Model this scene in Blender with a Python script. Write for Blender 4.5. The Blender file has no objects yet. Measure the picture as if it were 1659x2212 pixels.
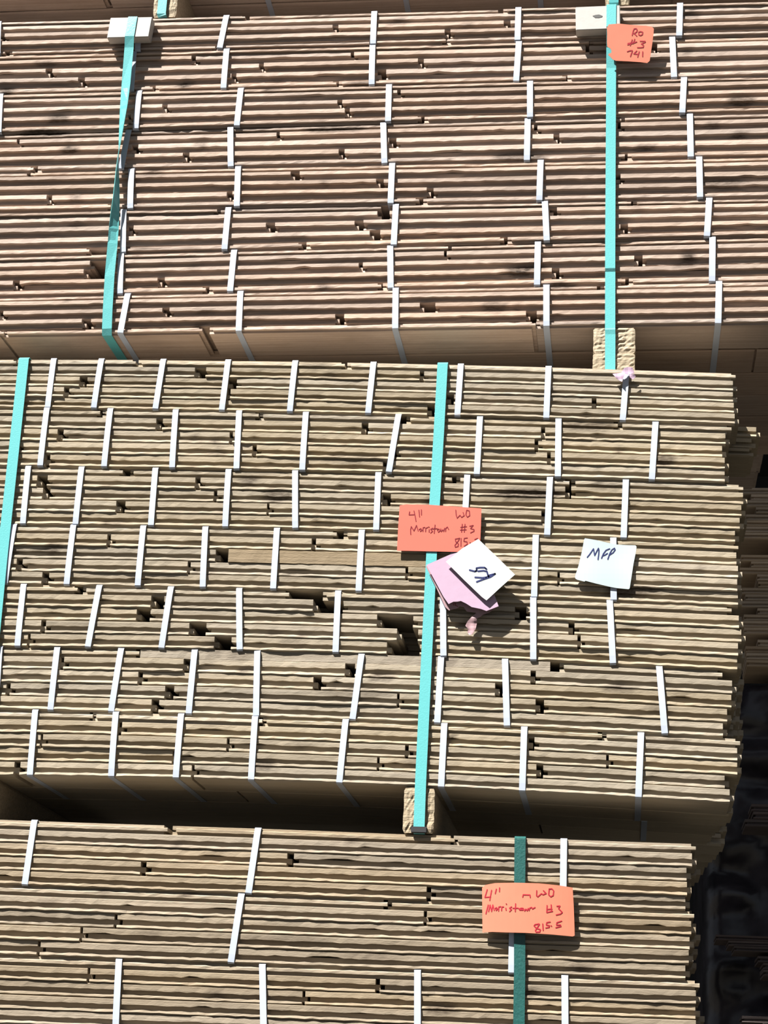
import bpy, bmesh, math, random
from mathutils import Matrix, Vector, noise

# ------------------------------------------------------------------ camera, sky, sun, exposure
scene = bpy.context.scene
C = scene.collection
ZO = 1.5                                   # eye height: every measured z below is relative to the eye
cam_data = bpy.data.cameras.new('camera')
cam = bpy.data.objects.new('camera', cam_data)
C.objects.link(cam)
cam_data.sensor_fit = 'HORIZONTAL'
cam_data.sensor_width = 36.0
cam_data.lens = 36.0 * 4000.0 / 1659.0
cam_data.clip_start = 0.05
cam_data.clip_end = 200
right = Vector((0.99147, 0.12224, 0.04523))
fwd = Vector((-0.130285, 0.939386, 0.317143)).normalized()
right = (right - fwd * right.dot(fwd)).normalized()
up = right.cross(fwd)
m = Matrix((right, up, -fwd)).transposed().to_4x4()
m.translation = Vector((0, -2.9, ZO))
cam.matrix_world = m
scene.camera = cam

world = bpy.data.worlds.new('world')
scene.world = world
world.use_nodes = True
bg = world.node_tree.nodes['Background']
bg.inputs[0].default_value = (0.80, 0.88, 1.0, 1)
bg.inputs[1].default_value = 0.30

sun_data = bpy.data.lights.new('sun', 'SUN')
sun_data.energy = 20.5
sun_data.color = (1.0, 0.96, 0.90)
sun_data.angle = math.radians(0.55)
sun = bpy.data.objects.new('sun', sun_data)
C.objects.link(sun)
travel = Vector((0.46, 0.52, -1.02)).normalized()      # from high on the left, behind the viewer
sun.rotation_euler = travel.to_track_quat('-Z', 'Y').to_euler()
sun.location = (-3, -6, 12)

scene.view_settings.view_transform = 'Standard'
scene.view_settings.look = 'None'
scene.view_settings.gamma = 1
scene.view_settings.exposure = 0.0

PACKS = {'T':{'Y':0.05,'c':[[1.98031,-0.00555,0.0],[1.90948,-0.00353,0.0],[1.82411,-0.00272,0.0],[1.74943,0.00544,0.0],[1.66187,-6e-05,0.0],[1.5801,0.00152,0.0],[1.5026,0.0133,0.0],[1.41686,0.00942,0.0],[1.33659,0.00727,0.0]],'W':[0.14,0.22,0.24,0.24,0.16],'J':[[[(-0.7179,0.0129),(-0.2397,0.0155)],[],[(-1.1919,0.0117),(-0.5443,0.0095),(-0.2236,0.0108)],[(-0.3332,0.0093)],[(-1.1812,0.0133),(-0.7744,0.0064),(-0.4811,0.0079),(-0.3388,0.0062)]],[[(-0.0757,0.0061)],[(-0.8113,0.0064),(-0.5097,0.0047),(-0.0755,0.0046),(0.0455,0.009)],[(-1.0905,0.0115),(-0.6804,0.008),(-0.3808,0.0093)],[(-1.0246,0.0114),(-0.7314,0.008),(-0.4529,0.0156)],[(-0.8861,0.0097),(-0.5379,0.0094),(-0.1158,0.0076)]],[[],[(-0.4186,0.0047)],[(-0.8573,0.008),(-0.5277,0.0078)],[(-0.923,0.0039),(-0.5125,0.0078)],[(-0.376,0.0108)]],[[(-0.0172,0.0045)],[(-1.1344,0.0033),(-0.6394,0.0047),(-0.1668,0.0045),(-0.0171,0.0036)],[(-0.9076,0.0112),(-0.4263,0.0123),(-0.1291,0.009)],[(-0.8091,0.0111),(-0.5192,0.0093)],[(-1.0979,0.0129),(-0.0079,0.0104)]],[[(-1.1098,0.0113)],[(-0.602,0.0155)],[(-0.4456,0.0122),(-0.018,0.0059)],[(-1.0604,0.008),(-0.721,0.0093),(-0.3536,0.0106)],[(-0.9421,0.0111),(-0.3725,0.0121)]],[[(-0.7451,0.0047),(-0.437,0.0213),(0.0027,0.0088)],[(-0.4364,0.0212),(-0.1325,0.0118)],[(-0.9005,0.0094),(-0.6413,0.0154),(-0.4797,0.0152)],[(-0.4499,0.0182),(-0.0074,0.0117)],[(-0.9604,0.0409),(-0.5809,0.0137),(-0.2188,0.0119)]],[[(-0.321,0.0045)],[(-0.9536,0.0345),(-0.3219,0.003)],[(-0.9582,0.0438),(-0.4725,0.006),(0.0175,0.013)],[(-1.1047,0.011),(-0.8346,0.0124),(-0.1264,0.0117)],[(-0.7517,0.0107),(-0.436,0.0075),(-0.0055,0.0116)]],[[(-0.0546,0.0116)],[],[(-1.126,0.0063),(-0.8202,0.0123),(-0.3495,0.0266)],[(-0.9649,0.0155),(-0.5047,0.015),(-0.1671,0.0175)],[(-1.1207,0.0038),(-0.7483,0.0183),(-0.1624,0.0058)]]],'S':[[(-1.2003,-1.1937),(-0.9226,-0.9197),(-0.7538,-0.7617),(-0.4721,-0.4713),(-0.2031,-0.2033),(0.0921,0.0901)],[(-0.9269,-0.9245),(-0.7484,-0.7483),(-0.4721,-0.4698),(-0.2007,-0.2039),(0.0776,0.0806)],[(-1.1782,-1.1722),(-0.9088,-0.9084),(-0.7149,-0.717),(-0.4374,-0.4357),(-0.1786,-0.1771),(0.0983,0.0946)],[(-0.9219,-0.9288),(-0.7292,-0.7227),(-0.4447,-0.4387),(-0.1812,-0.1811),(0.1081,0.1091)],[(-0.9086,-0.9037),(-0.7084,-0.705),(-0.4243,-0.4236),(-0.1563,-0.1572),(0.1237,0.1246)],[(-0.9162,-0.9095),(-0.7205,-0.7218),(-0.414,-0.4145),(-0.1474,-0.1427),(0.1406,0.1358)],[(-0.9129,-0.9079),(-0.704,-0.7056),(-0.4208,-0.4162),(-0.1582,-0.1582),(0.1454,0.1437)],[(-0.8927,-0.8993),(-0.6862,-0.6839),(-0.4071,-0.4045),(-0.1417,-0.1403),(0.1555,0.153)]],'E':None},'M':{'Y':0.0,'c':[[1.23539,-0.04253,-0.01641],[1.1405,-0.03777,-0.00994],[1.03699,-0.0331,-0.01043],[0.93482,-0.03338,-0.01391],[0.82864,-0.03249,-0.01341],[0.72337,-0.03656,-0.02056],[0.61405,-0.03294,-0.01457],[0.51121,-0.03594,-0.02427]],'W':[0.147,0.213,0.213,0.213,0.214],'J':[[[(-1.0718,0.0061),(-0.8536,0.009),(-0.484,0.0087)],[(-0.7357,0.0193),(-0.3486,0.0057)],[(-0.9431,0.0121),(-0.6777,0.0147)],[(-0.9715,0.0075),(-0.6822,0.0044),(-0.2985,0.0114),(-0.056,0.0061)],[(-0.3306,0.0114)]],[[(-0.9089,0.009),(-0.6298,0.0058),(-0.3813,0.0171),(-0.0196,0.0055)],[(-0.8002,0.0103),(-0.442,0.01),(-0.1404,0.005)],[(-0.9741,0.009),(-0.6722,0.0044),(-0.1511,0.0042)],[(-1.0496,0.0045),(-0.6299,0.0058),(-0.3916,0.0085),(-0.1299,0.0042)],[(-0.9918,0.006),(-0.4019,0.0114)]],[[(-0.8544,0.0177),(-0.2907,0.0126),(-0.0974,0.0083)],[(-0.9977,0.0178),(-0.724,0.0073),(-0.0971,0.0083)],[(-0.9881,0.0119),(-0.6918,0.0043),(-0.3991,0.0127)],[(-0.8548,0.0146),(-0.5995,0.0023),(-0.1363,0.0069)],[]],[[(-0.4779,0.0169)],[(-0.8695,0.0044),(-0.518,0.0057)],[(-1.052,0.0059),(-0.6725,0.0214)],[(-1.0214,0.0088),(-0.7273,0.0029),(-0.36,0.0028),(-0.1106,0.0016)],[(-0.9733,0.0102)]],[[(-0.9144,0.013),(-0.5295,0.0645)],[(-0.7757,0.0214),(-0.4878,0.0502),(-0.1712,0.0176)],[(-0.7981,0.0228),(-0.3757,0.0606),(-0.0886,0.0081)],[(-0.9676,0.0064),(-0.7038,0.0283),(-0.3541,0.0343),(-0.0762,0.0032)],[(-0.9902,0.0029),(-0.6596,0.0281),(-0.3601,0.0547)]],[[(-0.802,0.0071),(-0.1144,0.0134)],[(-0.9296,0.0057),(-0.7167,0.0112),(-0.446,0.0151),(-0.1488,0.0067)],[(-0.794,0.0056),(-0.4985,0.0124),(-0.2032,0.0107)],[(-1.0169,0.0057),(-0.7428,0.014),(-0.3648,0.0022),(-0.1373,0.012)],[(-0.7647,0.0112)]],[[(-0.8714,0.0042),(-0.5879,0.0055),(-0.0416,0.0052)],[(-0.8201,0.0042),(-0.1493,0.0079)],[(-0.9499,0.0023),(-0.6384,0.0022),(-0.3474,0.004),(-0.0295,0.0021)],[(-0.7269,0.0022),(-0.3922,0.0022),(-0.1353,0.0092)],[(-0.9866,0.0085),(-0.6928,0.0033)]]],'S':[[(-1.0002,-1.0017),(-0.9139,-0.9189),(-0.8028,-0.8091),(-0.6874,-0.6918),(-0.5691,-0.5729),(-0.4326,-0.4376),(-0.2823,-0.2851),(-0.1331,-0.1354),(-0.0018,-0.0083)],[(-1.0025,-1.0033),(-0.8887,-0.8899),(-0.7726,-0.7702),(-0.661,-0.6582),(-0.5447,-0.5448),(-0.3852,-0.3971),(-0.2467,-0.2491),(-0.1149,-0.1144),(0.0459,0.0397)],[(-1.0244,-1.0226),(-0.9296,-0.9301),(-0.7994,-0.7984),(-0.6718,-0.6702),(-0.5569,-0.5505),(-0.4148,-0.4139),(-0.265,-0.2668),(-0.1274,-0.1303),(-0.0026,-0.0059)],[(-1.0378,-1.042),(-0.9333,-0.9346),(-0.8113,-0.8117),(-0.704,-0.7005),(-0.5815,-0.5812),(-0.4379,-0.4381),(-0.2806,-0.2885),(-0.1489,-0.1496),(-0.0226,-0.0214)],[(-1.009,-1.008),(-0.8776,-0.887),(-0.7545,-0.7618),(-0.6383,-0.63),(-0.4719,-0.4707),(-0.2984,-0.2939),(-0.1509,-0.1489),(-0.0277,-0.0219)],[(-1.0384,-1.0332),(-0.9394,-0.94),(-0.8301,-0.8373),(-0.7055,-0.7072),(-0.6006,-0.5954),(-0.4279,-0.4372),(-0.2977,-0.3001),(-0.1943,-0.1886),(0.0512,0.0596)],[(-0.9652,-0.9627),(-0.8287,-0.8267),(-0.7194,-0.7197),(-0.5966,-0.5962),(-0.4481,-0.4531),(-0.2886,-0.2901),(-0.161,-0.1621),(0.0225,0.0187)]],'E':[[0.1712,0.1737,0.1734,0.1745,0.1756],[0.1631,0.1601,0.1544,0.1582,0.1579],[0.1805,0.187,0.1839,0.1809,0.1731],[0.171,0.1747,0.177,0.1753,0.1763],[0.1589,0.177,0.1806,0.175,0.1734],[0.1431,0.165,0.1634,0.1566,0.1498],[0.1689,0.1712,0.1709,0.1514,0.1587]]},'L':{'Y':0.0,'c':[[0.44294,-0.00851,0.0],[0.34039,-0.00728,0.0],[0.23723,-0.00092,0.0],[0.13568,0.00296,0.0]],'W':[0.147,0.213,0.213,0.213,0.214],'J':[[[(-0.7266,0.0123),(-0.2705,0.0032)],[],[(-0.5247,0.0094)],[(-0.7607,0.0076)],[(-0.3037,0.0052)]],[[(-0.3709,0.0052)],[(-0.3078,0.0031)],[(-0.7986,0.0032)],[(-0.852,0.0022)],[(-0.9189,0.0033)]],[[],[(-0.8343,0.0022),(-0.3773,0.0052)],[(-0.4911,0.0026)],[],[]]],'S':[[(-0.9471,-0.9519),(-0.5794,-0.5879),(-0.0959,-0.0958)],[(-0.599,-0.6083),(-0.1726,-0.1723)],[(-0.787,-0.7828),(-0.5585,-0.5494),(-0.3164,-0.3124),(-0.0915,-0.0894)]],'E':[[0.0993,0.1004,0.0919,0.0925,0.0899],[0.096,0.0984,0.0958,0.0944,0.0892],[0.1033,0.1046,0.1037,0.1043,0.1034]]}}
SHEETS = {'tag_T':{'Y':0.034,'o':[[-0.0365,1.9227],[-0.0182,1.9236],[0.0057,1.9202],[0.0302,1.9179],[0.0407,1.9156],[0.0444,1.9117],[0.0436,1.9012],[0.0415,1.8833],[0.0394,1.8683],[0.037,1.8504],[0.0325,1.8461],[0.0199,1.8483],[-0.0011,1.8504],[-0.0234,1.8522],[-0.0291,1.8546],[-0.0333,1.8596],[-0.0375,1.8639],[-0.0361,1.8665],[-0.0319,1.8675],[-0.0316,1.872],[-0.0337,1.8762],[-0.039,1.8797],[-0.0398,1.8888],[-0.0395,1.9039],[-0.0401,1.916]],'s':[[[0.0054,1.9002],[0.0072,1.9084],[0.0089,1.9125],[0.0127,1.9129],[0.0143,1.9104],[0.0135,1.9067],[0.0086,1.9031]],[[0.0093,1.9035],[0.0136,1.8986]],[[0.017,1.9058],[0.0173,1.9006],[0.0205,1.8992],[0.0236,1.901],[0.0243,1.9056],[0.0205,1.9069],[0.0171,1.9058]],[[-0.0026,1.8822],[0.0058,1.8844],[0.0135,1.8871]],[[-0.0022,1.8846],[0.0128,1.8872]],[[0.0055,1.8915],[0.002,1.8807]],[[0.01,1.8925],[0.0072,1.8843]],[[0.0198,1.8884],[0.0286,1.8879],[0.0289,1.8863],[0.0219,1.8831],[0.0258,1.8804],[0.0254,1.8766],[0.0205,1.876],[0.0149,1.8762]],[[-0.0032,1.869],[0.0017,1.8708],[0.0059,1.8707],[0.0048,1.8667],[0.0024,1.8597]],[[0.0136,1.8699],[0.0083,1.8644],[0.0164,1.8634]],[[0.0181,1.8682],[0.0153,1.8582]],[[0.0244,1.868],[0.0241,1.859]]]},'tag_M':{'Y':-0.007,'o':[[-0.3754,0.9883],[-0.3637,0.9904],[-0.3258,0.9896],[-0.2814,0.9866],[-0.2392,0.9836],[-0.2391,0.9575],[-0.2394,0.9331],[-0.2402,0.9073],[-0.275,0.9081],[-0.3305,0.9089],[-0.3765,0.9096],[-0.3763,0.95]],'s':[[[-0.3583,0.9774],[-0.3592,0.9719],[-0.3499,0.9723]],[[-0.3512,0.9788],[-0.3491,0.9706],[-0.3471,0.9608]],[[-0.343,0.9802],[-0.3415,0.9686]],[[-0.3389,0.9809],[-0.3385,0.972]],[[-0.2816,0.9804],[-0.2805,0.9709],[-0.2788,0.9666],[-0.2744,0.9716],[-0.2715,0.9679],[-0.2673,0.971],[-0.2694,0.9764]],[[-0.2637,0.9798],[-0.2647,0.9723],[-0.262,0.9683],[-0.2582,0.971],[-0.2591,0.9792],[-0.2631,0.9805]],[[-0.355,0.9379],[-0.3556,0.946],[-0.3545,0.9515],[-0.3498,0.944],[-0.3459,0.9536],[-0.3429,0.9441]],[[-0.341,0.9464],[-0.3389,0.9431],[-0.3364,0.9455],[-0.3385,0.948],[-0.341,0.9464]],[[-0.335,0.9432],[-0.3349,0.9495],[-0.3321,0.9502]],[[-0.3305,0.9428],[-0.3304,0.9486],[-0.3269,0.9503]],[[-0.3246,0.9421],[-0.3245,0.9465]],[[-0.3253,0.951],[-0.3248,0.9503]],[[-0.3184,0.949],[-0.3222,0.9469],[-0.3188,0.9435],[-0.322,0.9405]],[[-0.3151,0.9544],[-0.3161,0.9401]],[[-0.319,0.9473],[-0.3112,0.9483]],[[-0.3109,0.9456],[-0.3091,0.9419],[-0.3059,0.9447],[-0.3086,0.9476],[-0.3109,0.9456]],[[-0.3054,0.9477],[-0.3043,0.9429],[-0.3018,0.9463],[-0.3004,0.9433],[-0.2989,0.949]],[[-0.2974,0.9434],[-0.297,0.9488],[-0.2945,0.9511],[-0.2924,0.947]],[[-0.27,0.956],[-0.2709,0.9424]],[[-0.2655,0.956],[-0.2664,0.9424]],[[-0.2725,0.9505],[-0.2628,0.9519]],[[-0.2729,0.9458],[-0.2633,0.9465]],[[-0.2577,0.9527],[-0.2519,0.954],[-0.2562,0.9486],[-0.2504,0.9469],[-0.2503,0.9439],[-0.256,0.9411]],[[-0.2738,0.9316],[-0.2808,0.9302],[-0.2801,0.9261],[-0.2754,0.9221],[-0.2759,0.9174],[-0.2804,0.9162],[-0.2811,0.9194],[-0.275,0.9282],[-0.2738,0.9316]],[[-0.2712,0.9316],[-0.2712,0.9181]],[[-0.2609,0.9323],[-0.266,0.9316],[-0.2665,0.9262],[-0.2613,0.9256],[-0.2606,0.9215],[-0.2656,0.9179]],[[-0.2561,0.9243],[-0.2555,0.9228]],[[-0.2441,0.9317],[-0.2486,0.9297]]]},'tag_L':{'Y':-0.009,'o':[[-0.2202,0.3642],[-0.215,0.3685],[-0.2005,0.3715],[-0.1696,0.3727],[-0.1325,0.3728],[-0.1016,0.3708],[-0.0811,0.3684],[-0.0792,0.3421],[-0.0779,0.317],[-0.0771,0.2964],[-0.0802,0.295],[-0.1107,0.2965],[-0.1515,0.2975],[-0.1822,0.2973],[-0.2027,0.2976],[-0.2176,0.2963],[-0.2191,0.3327]],'s':[[[-0.2122,0.3614],[-0.2155,0.3496],[-0.2067,0.3504]],[[-0.2054,0.3606],[-0.2079,0.3452]],[[-0.198,0.3624],[-0.1996,0.3557]],[[-0.1931,0.3645],[-0.1932,0.3589]],[[-0.1572,0.3514],[-0.1563,0.3549],[-0.146,0.3548],[-0.1456,0.3512]],[[-0.1358,0.3617],[-0.136,0.354],[-0.1341,0.3524],[-0.1286,0.3573],[-0.126,0.3559],[-0.1214,0.358],[-0.1256,0.362]],[[-0.1169,0.3648],[-0.1175,0.3561],[-0.1142,0.3532],[-0.1106,0.3553],[-0.1099,0.3624],[-0.1128,0.3654],[-0.1169,0.3648]],[[-0.21,0.3381],[-0.2118,0.3309],[-0.2132,0.3248]],[[-0.2092,0.3284],[-0.2071,0.3381],[-0.2046,0.3286],[-0.2028,0.3383],[-0.2005,0.3302]],[[-0.199,0.3328],[-0.1974,0.3301],[-0.1954,0.3326],[-0.1973,0.3344],[-0.199,0.3328]],[[-0.1938,0.3294],[-0.1936,0.3353],[-0.1909,0.3361]],[[-0.1892,0.3301],[-0.1888,0.3355],[-0.1862,0.3357]],[[-0.1826,0.3338],[-0.1822,0.3308]],[[-0.1822,0.3404],[-0.1817,0.3397]],[[-0.1739,0.3361],[-0.1769,0.334],[-0.1738,0.3319],[-0.1768,0.3289]],[[-0.1678,0.3409],[-0.1681,0.3292]],[[-0.1718,0.334],[-0.1636,0.3344]],[[-0.1625,0.3332],[-0.1584,0.3346],[-0.1563,0.3316],[-0.1614,0.3315],[-0.1564,0.3346]],[[-0.1553,0.3337],[-0.1537,0.3305],[-0.1517,0.3333],[-0.1499,0.3308],[-0.1482,0.3344]],[[-0.1471,0.3314],[-0.1459,0.335],[-0.1431,0.3361],[-0.1418,0.3339],[-0.1379,0.3362]],[[-0.1196,0.3398],[-0.1199,0.3297]],[[-0.1134,0.341],[-0.1128,0.331]],[[-0.1195,0.3338],[-0.1123,0.335]],[[-0.1199,0.3292],[-0.1112,0.3315]],[[-0.1047,0.3393],[-0.1001,0.3399],[-0.1021,0.3358],[-0.0964,0.3305],[-0.0989,0.3279],[-0.1055,0.3261]],[[-0.1313,0.3117],[-0.1374,0.3105],[-0.1389,0.3085],[-0.1353,0.3051],[-0.1291,0.3032],[-0.1301,0.2997],[-0.1357,0.2992],[-0.1368,0.3015],[-0.1308,0.3112]],[[-0.1257,0.3119],[-0.125,0.3024]],[[-0.1145,0.3153],[-0.1196,0.3141],[-0.1203,0.3106],[-0.1155,0.3097],[-0.1159,0.3072],[-0.121,0.306]],[[-0.1131,0.3096],[-0.1123,0.309]],[[-0.0972,0.3173],[-0.1043,0.3146],[-0.1048,0.3111],[-0.0987,0.3113],[-0.0981,0.3093],[-0.1057,0.307]]]},'card_MFP':{'Y':-0.006,'o':[[-0.0683,0.9328],[-0.0487,0.9295],[-0.0285,0.9251],[-0.0169,0.923],[0.0004,0.922],[0.0133,0.9215],[0.0151,0.9192],[0.0134,0.9071],[0.0102,0.8904],[0.007,0.8677],[0.0042,0.8489],[0.0024,0.8475],[-0.0165,0.8492],[-0.028,0.8512],[-0.0495,0.8559],[-0.0668,0.8604],[-0.0686,0.8591],[-0.0805,0.8624],[-0.0834,0.8647],[-0.0836,0.8684],[-0.0786,0.8851],[-0.0731,0.9103],[-0.0697,0.9309]],'s':[[[-0.0644,0.9004],[-0.0608,0.905],[-0.0544,0.915],[-0.0536,0.9097],[-0.0525,0.9036],[-0.0493,0.9104],[-0.0464,0.9159],[-0.0456,0.9128],[-0.046,0.9051],[-0.047,0.8968]],[[-0.0413,0.8991],[-0.0384,0.9067],[-0.0342,0.9128],[-0.0284,0.9155]],[[-0.0391,0.9033],[-0.0355,0.9048],[-0.032,0.9075]],[[-0.0312,0.8976],[-0.0283,0.9068],[-0.0248,0.9137],[-0.0205,0.9167],[-0.0194,0.9141],[-0.0226,0.9091],[-0.0291,0.9045]]]},'pink':{'Y':-0.02,'o':[[-0.3255,0.8812],[-0.2877,0.8991],[-0.2737,0.9032],[-0.252,0.9074],[-0.2306,0.8729],[-0.2185,0.8465],[-0.2055,0.8125],[-0.2249,0.8044],[-0.2338,0.8076],[-0.2491,0.8107],[-0.2582,0.8165],[-0.2669,0.8207],[-0.2722,0.8196],[-0.2792,0.8193],[-0.2867,0.8153],[-0.2954,0.8273],[-0.3063,0.847]],'s':[]},'pink_under':{'Y':-0.012,'o':[[-0.327,0.8812],[-0.2908,0.8935],[-0.2381,0.8487],[-0.208,0.8131],[-0.2217,0.8041],[-0.238,0.7986],[-0.2432,0.8038],[-0.2578,0.8056],[-0.2625,0.8128],[-0.2689,0.8141],[-0.2726,0.8107],[-0.2865,0.8066],[-0.2931,0.8125],[-0.3069,0.8414]],'s':[[[-0.2786,0.8192],[-0.2754,0.8182],[-0.2773,0.8159]],[[-0.2766,0.8153],[-0.2721,0.8134]],[[-0.2799,0.8179],[-0.2791,0.8153]]]},'strip':{'Y':-0.01,'o':[[-0.2421,0.8044],[-0.2269,0.8065],[-0.2355,0.7966],[-0.2411,0.7939],[-0.2404,0.7887],[-0.2425,0.7769],[-0.2473,0.7677],[-0.2523,0.7661],[-0.2557,0.7715],[-0.2546,0.7767],[-0.2592,0.7819],[-0.2556,0.7898],[-0.2495,0.7964]],'s':[]},'card_57':{'Y':-0.026,'o':[[-0.2412,0.9243],[-0.2104,0.8945],[-0.1799,0.8642],[-0.2015,0.8436],[-0.2175,0.8277],[-0.2249,0.8204],[-0.2327,0.8262],[-0.2627,0.8549],[-0.293,0.8852],[-0.2669,0.9081]],'s':[[[-0.2537,0.8713],[-0.2453,0.869],[-0.2422,0.8703],[-0.2427,0.8747],[-0.2366,0.8757],[-0.2296,0.8757],[-0.2264,0.8731]],[[-0.2396,0.8694],[-0.2314,0.8704],[-0.2256,0.8691],[-0.2238,0.8632],[-0.2216,0.8599]],[[-0.2444,0.859],[-0.2323,0.8583],[-0.2228,0.8599]],[[-0.2416,0.8514],[-0.231,0.8558],[-0.2197,0.8599],[-0.2122,0.8653]],[[-0.2122,0.8653],[-0.221,0.8629],[-0.2297,0.8565]]]},'scrap_a':{'Y':-0.008,'o':[[-0.0256,1.2225],[-0.0108,1.2253],[-0.0055,1.2334],[0.0007,1.2348],[0.0077,1.2333],[0.0108,1.2246],[0.0042,1.2208],[-0.0046,1.2228],[-0.0081,1.2142],[-0.0098,1.2075],[-0.0196,1.2147]],'s':[]},'scrap_b':{'Y':-0.01,'o':[[0.0025,1.219],[0.0104,1.2219],[0.013,1.2175],[0.0086,1.2113],[0.0034,1.2147]],'s':[]}}
KNOTS = [[-1.0599,1.7731,0.0188,0.0059,0.8],[-1.0892,1.7436,0.0483,0.0016,1],[-1.0339,1.7086,0.0109,0.0033,1],[-0.8694,1.6558,0.0186,0.0037,0.6],[-0.8245,1.8396,0.0124,0.0046,1],[-1.1711,1.8356,0.0125,0.0054,1],[-0.7824,1.7111,0.0124,0.0025,0.6],[-0.4264,1.9596,0.0187,0.0037,0.6],[-0.4925,1.8313,0.0186,0.003,0.6],[-0.6501,1.8414,0.0093,0.0033,0.4],[-0.5342,1.7368,0.0557,0.0013,0.9],[-0.1928,1.6725,0.0449,0.0057,0.7],[0.1993,1.7744,0.0207,0.0069,0.8],[-0.0578,1.9535,0.0036,0.002,0.8],[-0.2019,1.6744,0.0359,0.0059,0.7],[0.1055,1.8826,0.009,0.0025,0.7],[0.1487,1.7282,0.0118,0.0024,0.6],[-1.0051,1.3966,0.0017,0.002,0.6],[-0.2332,1.3776,0.0174,0.0049,0.7],[-0.1879,1.4464,0.0175,0.0062,1],[-0.6049,1.5224,0.0242,0.0046,0.3],[0.1056,1.4678,0.0087,0.0044,1],[0.0997,1.4534,0.0173,0.0036,0.5],[-0.1704,1.4526,0.0264,0.0029,1],[0.1677,1.612,0.0406,0.0031,0.8],[-0.1171,1.4147,0.0233,0.0023,0.8],[-0.2303,1.3759,0.0203,0.0062,0.7],[-0.9242,1.2212,0.0297,0.0036,0.5],[-0.5895,1.0071,0.0166,0.009,0.7],[-0.6962,1.0855,0.0115,0.0024,0.6],[-1.0433,0.9364,0.0056,0.0024,0.4],[-0.5842,1.0071,0.0195,0.0084,0.8],[-0.4593,1.0733,0.051,0.0066,0.5],[-0.1756,1.0083,0.0276,0.0036,0.9],[-0.5353,1.2485,0.023,0.0061,0.5],[-0.0639,1.1329,0.0416,0.0041,0.7],[0.0603,1.0703,0.0137,0.0074,0.8],[-0.162,1.0127,0.0607,0.0054,0.9],[-0.0327,1.0276,0.0246,0.0041,0.5],[-0.6301,0.7305,0.0163,0.0073,0.35],[-1.0049,0.9364,0.0056,0.0024,0.4],[-0.6227,0.7053,0.0082,0.0024,0.7],[-0.6678,0.747,0.0164,0.0059,0.6],[-0.5234,0.8981,0.0335,0.0061,0.35],[-0.2992,0.7241,0.0324,0.006,0.4],[-0.4388,0.672,0.0597,0.0071,0.35],[-0.5356,0.8661,0.0279,0.0037,0.4],[-0.1886,0.852,0.0162,0.0073,0.3],[0.0088,0.8482,0.0482,0.0033,0.9],[0.1186,0.8858,0.004,0.0017,0.5],[-0.0584,0.8503,0.0161,0.0035,0.4],[-0.0145,0.6845,0.0185,0.0025,0.8],[-0.3334,0.5579,0.0159,0.0052,0.5],[0.0668,0.6051,0.0338,0.0033,0.4],[0.1514,0.5395,0.0065,0.0054,0.4],[-0.9157,0.3214,0.0107,0.0024,0.4],[-0.7401,0.2801,0.0133,0.0025,0.4],[-0.7083,0.4172,0.0031,0.0017,0.5],[-0.5818,0.2763,0.0157,0.0031,0.3],[-0.3913,0.2535,0.0388,0.0059,0.35],[-0.2798,0.1814,0.0204,0.0027,0.8],[-0.5133,0.2773,0.0525,0.0033,0.3]]


rnd = random.Random(11)

# ------------------------------------------------------------------ materials
def new_mat(name):
    mt = bpy.data.materials.new(name)
    mt.use_nodes = True
    nt = mt.node_tree
    return mt, nt, nt.nodes['Principled BSDF']

def lk(nt, a, b):
    nt.links.new(a, b)

def mathn(nt, op, a, b=None, clamp=False):
    n = nt.nodes.new('ShaderNodeMath')
    n.operation = op
    n.use_clamp = clamp
    for i, v in enumerate((a, b)):
        if v is None:
            continue
        if isinstance(v, (int, float)):
            n.inputs[i].default_value = v
        else:
            lk(nt, v, n.inputs[i])
    return n.outputs[0]

def mix(nt, fac, a, b, mode='MIX'):
    n = nt.nodes.new('ShaderNodeMix')
    n.data_type = 'RGBA'
    n.blend_type = mode
    for sock, v in ((n.inputs[0], fac), (n.inputs[6], a), (n.inputs[7], b)):
        if isinstance(v, (int, float)):
            sock.default_value = v
        elif isinstance(v, tuple):
            sock.default_value = v + (1,) if len(v) == 3 else v
        else:
            lk(nt, v, sock)
    return n.outputs[2]

def noise_tex(nt, vec, scale, detail=3, rough=0.55):
    n = nt.nodes.new('ShaderNodeTexNoise')
    n.inputs['Scale'].default_value = scale
    n.inputs['Detail'].default_value = detail
    n.inputs['Roughness'].default_value = rough
    lk(nt, vec, n.inputs['Vector'])
    return n.outputs['Fac']

def scaled(nt, vec, s):
    n = nt.nodes.new('ShaderNodeMapping')
    n.inputs['Scale'].default_value = s
    lk(nt, vec, n.inputs['Vector'])
    return n.outputs[0]

def maprange(nt, v, a, b, c=0.0, d=1.0):
    n = nt.nodes.new('ShaderNodeMapRange')
    n.inputs['From Min'].default_value = a
    n.inputs['From Max'].default_value = b
    n.inputs['To Min'].default_value = c
    n.inputs['To Max'].default_value = d
    lk(nt, v, n.inputs['Value'])
    return n.outputs[0]

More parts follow.
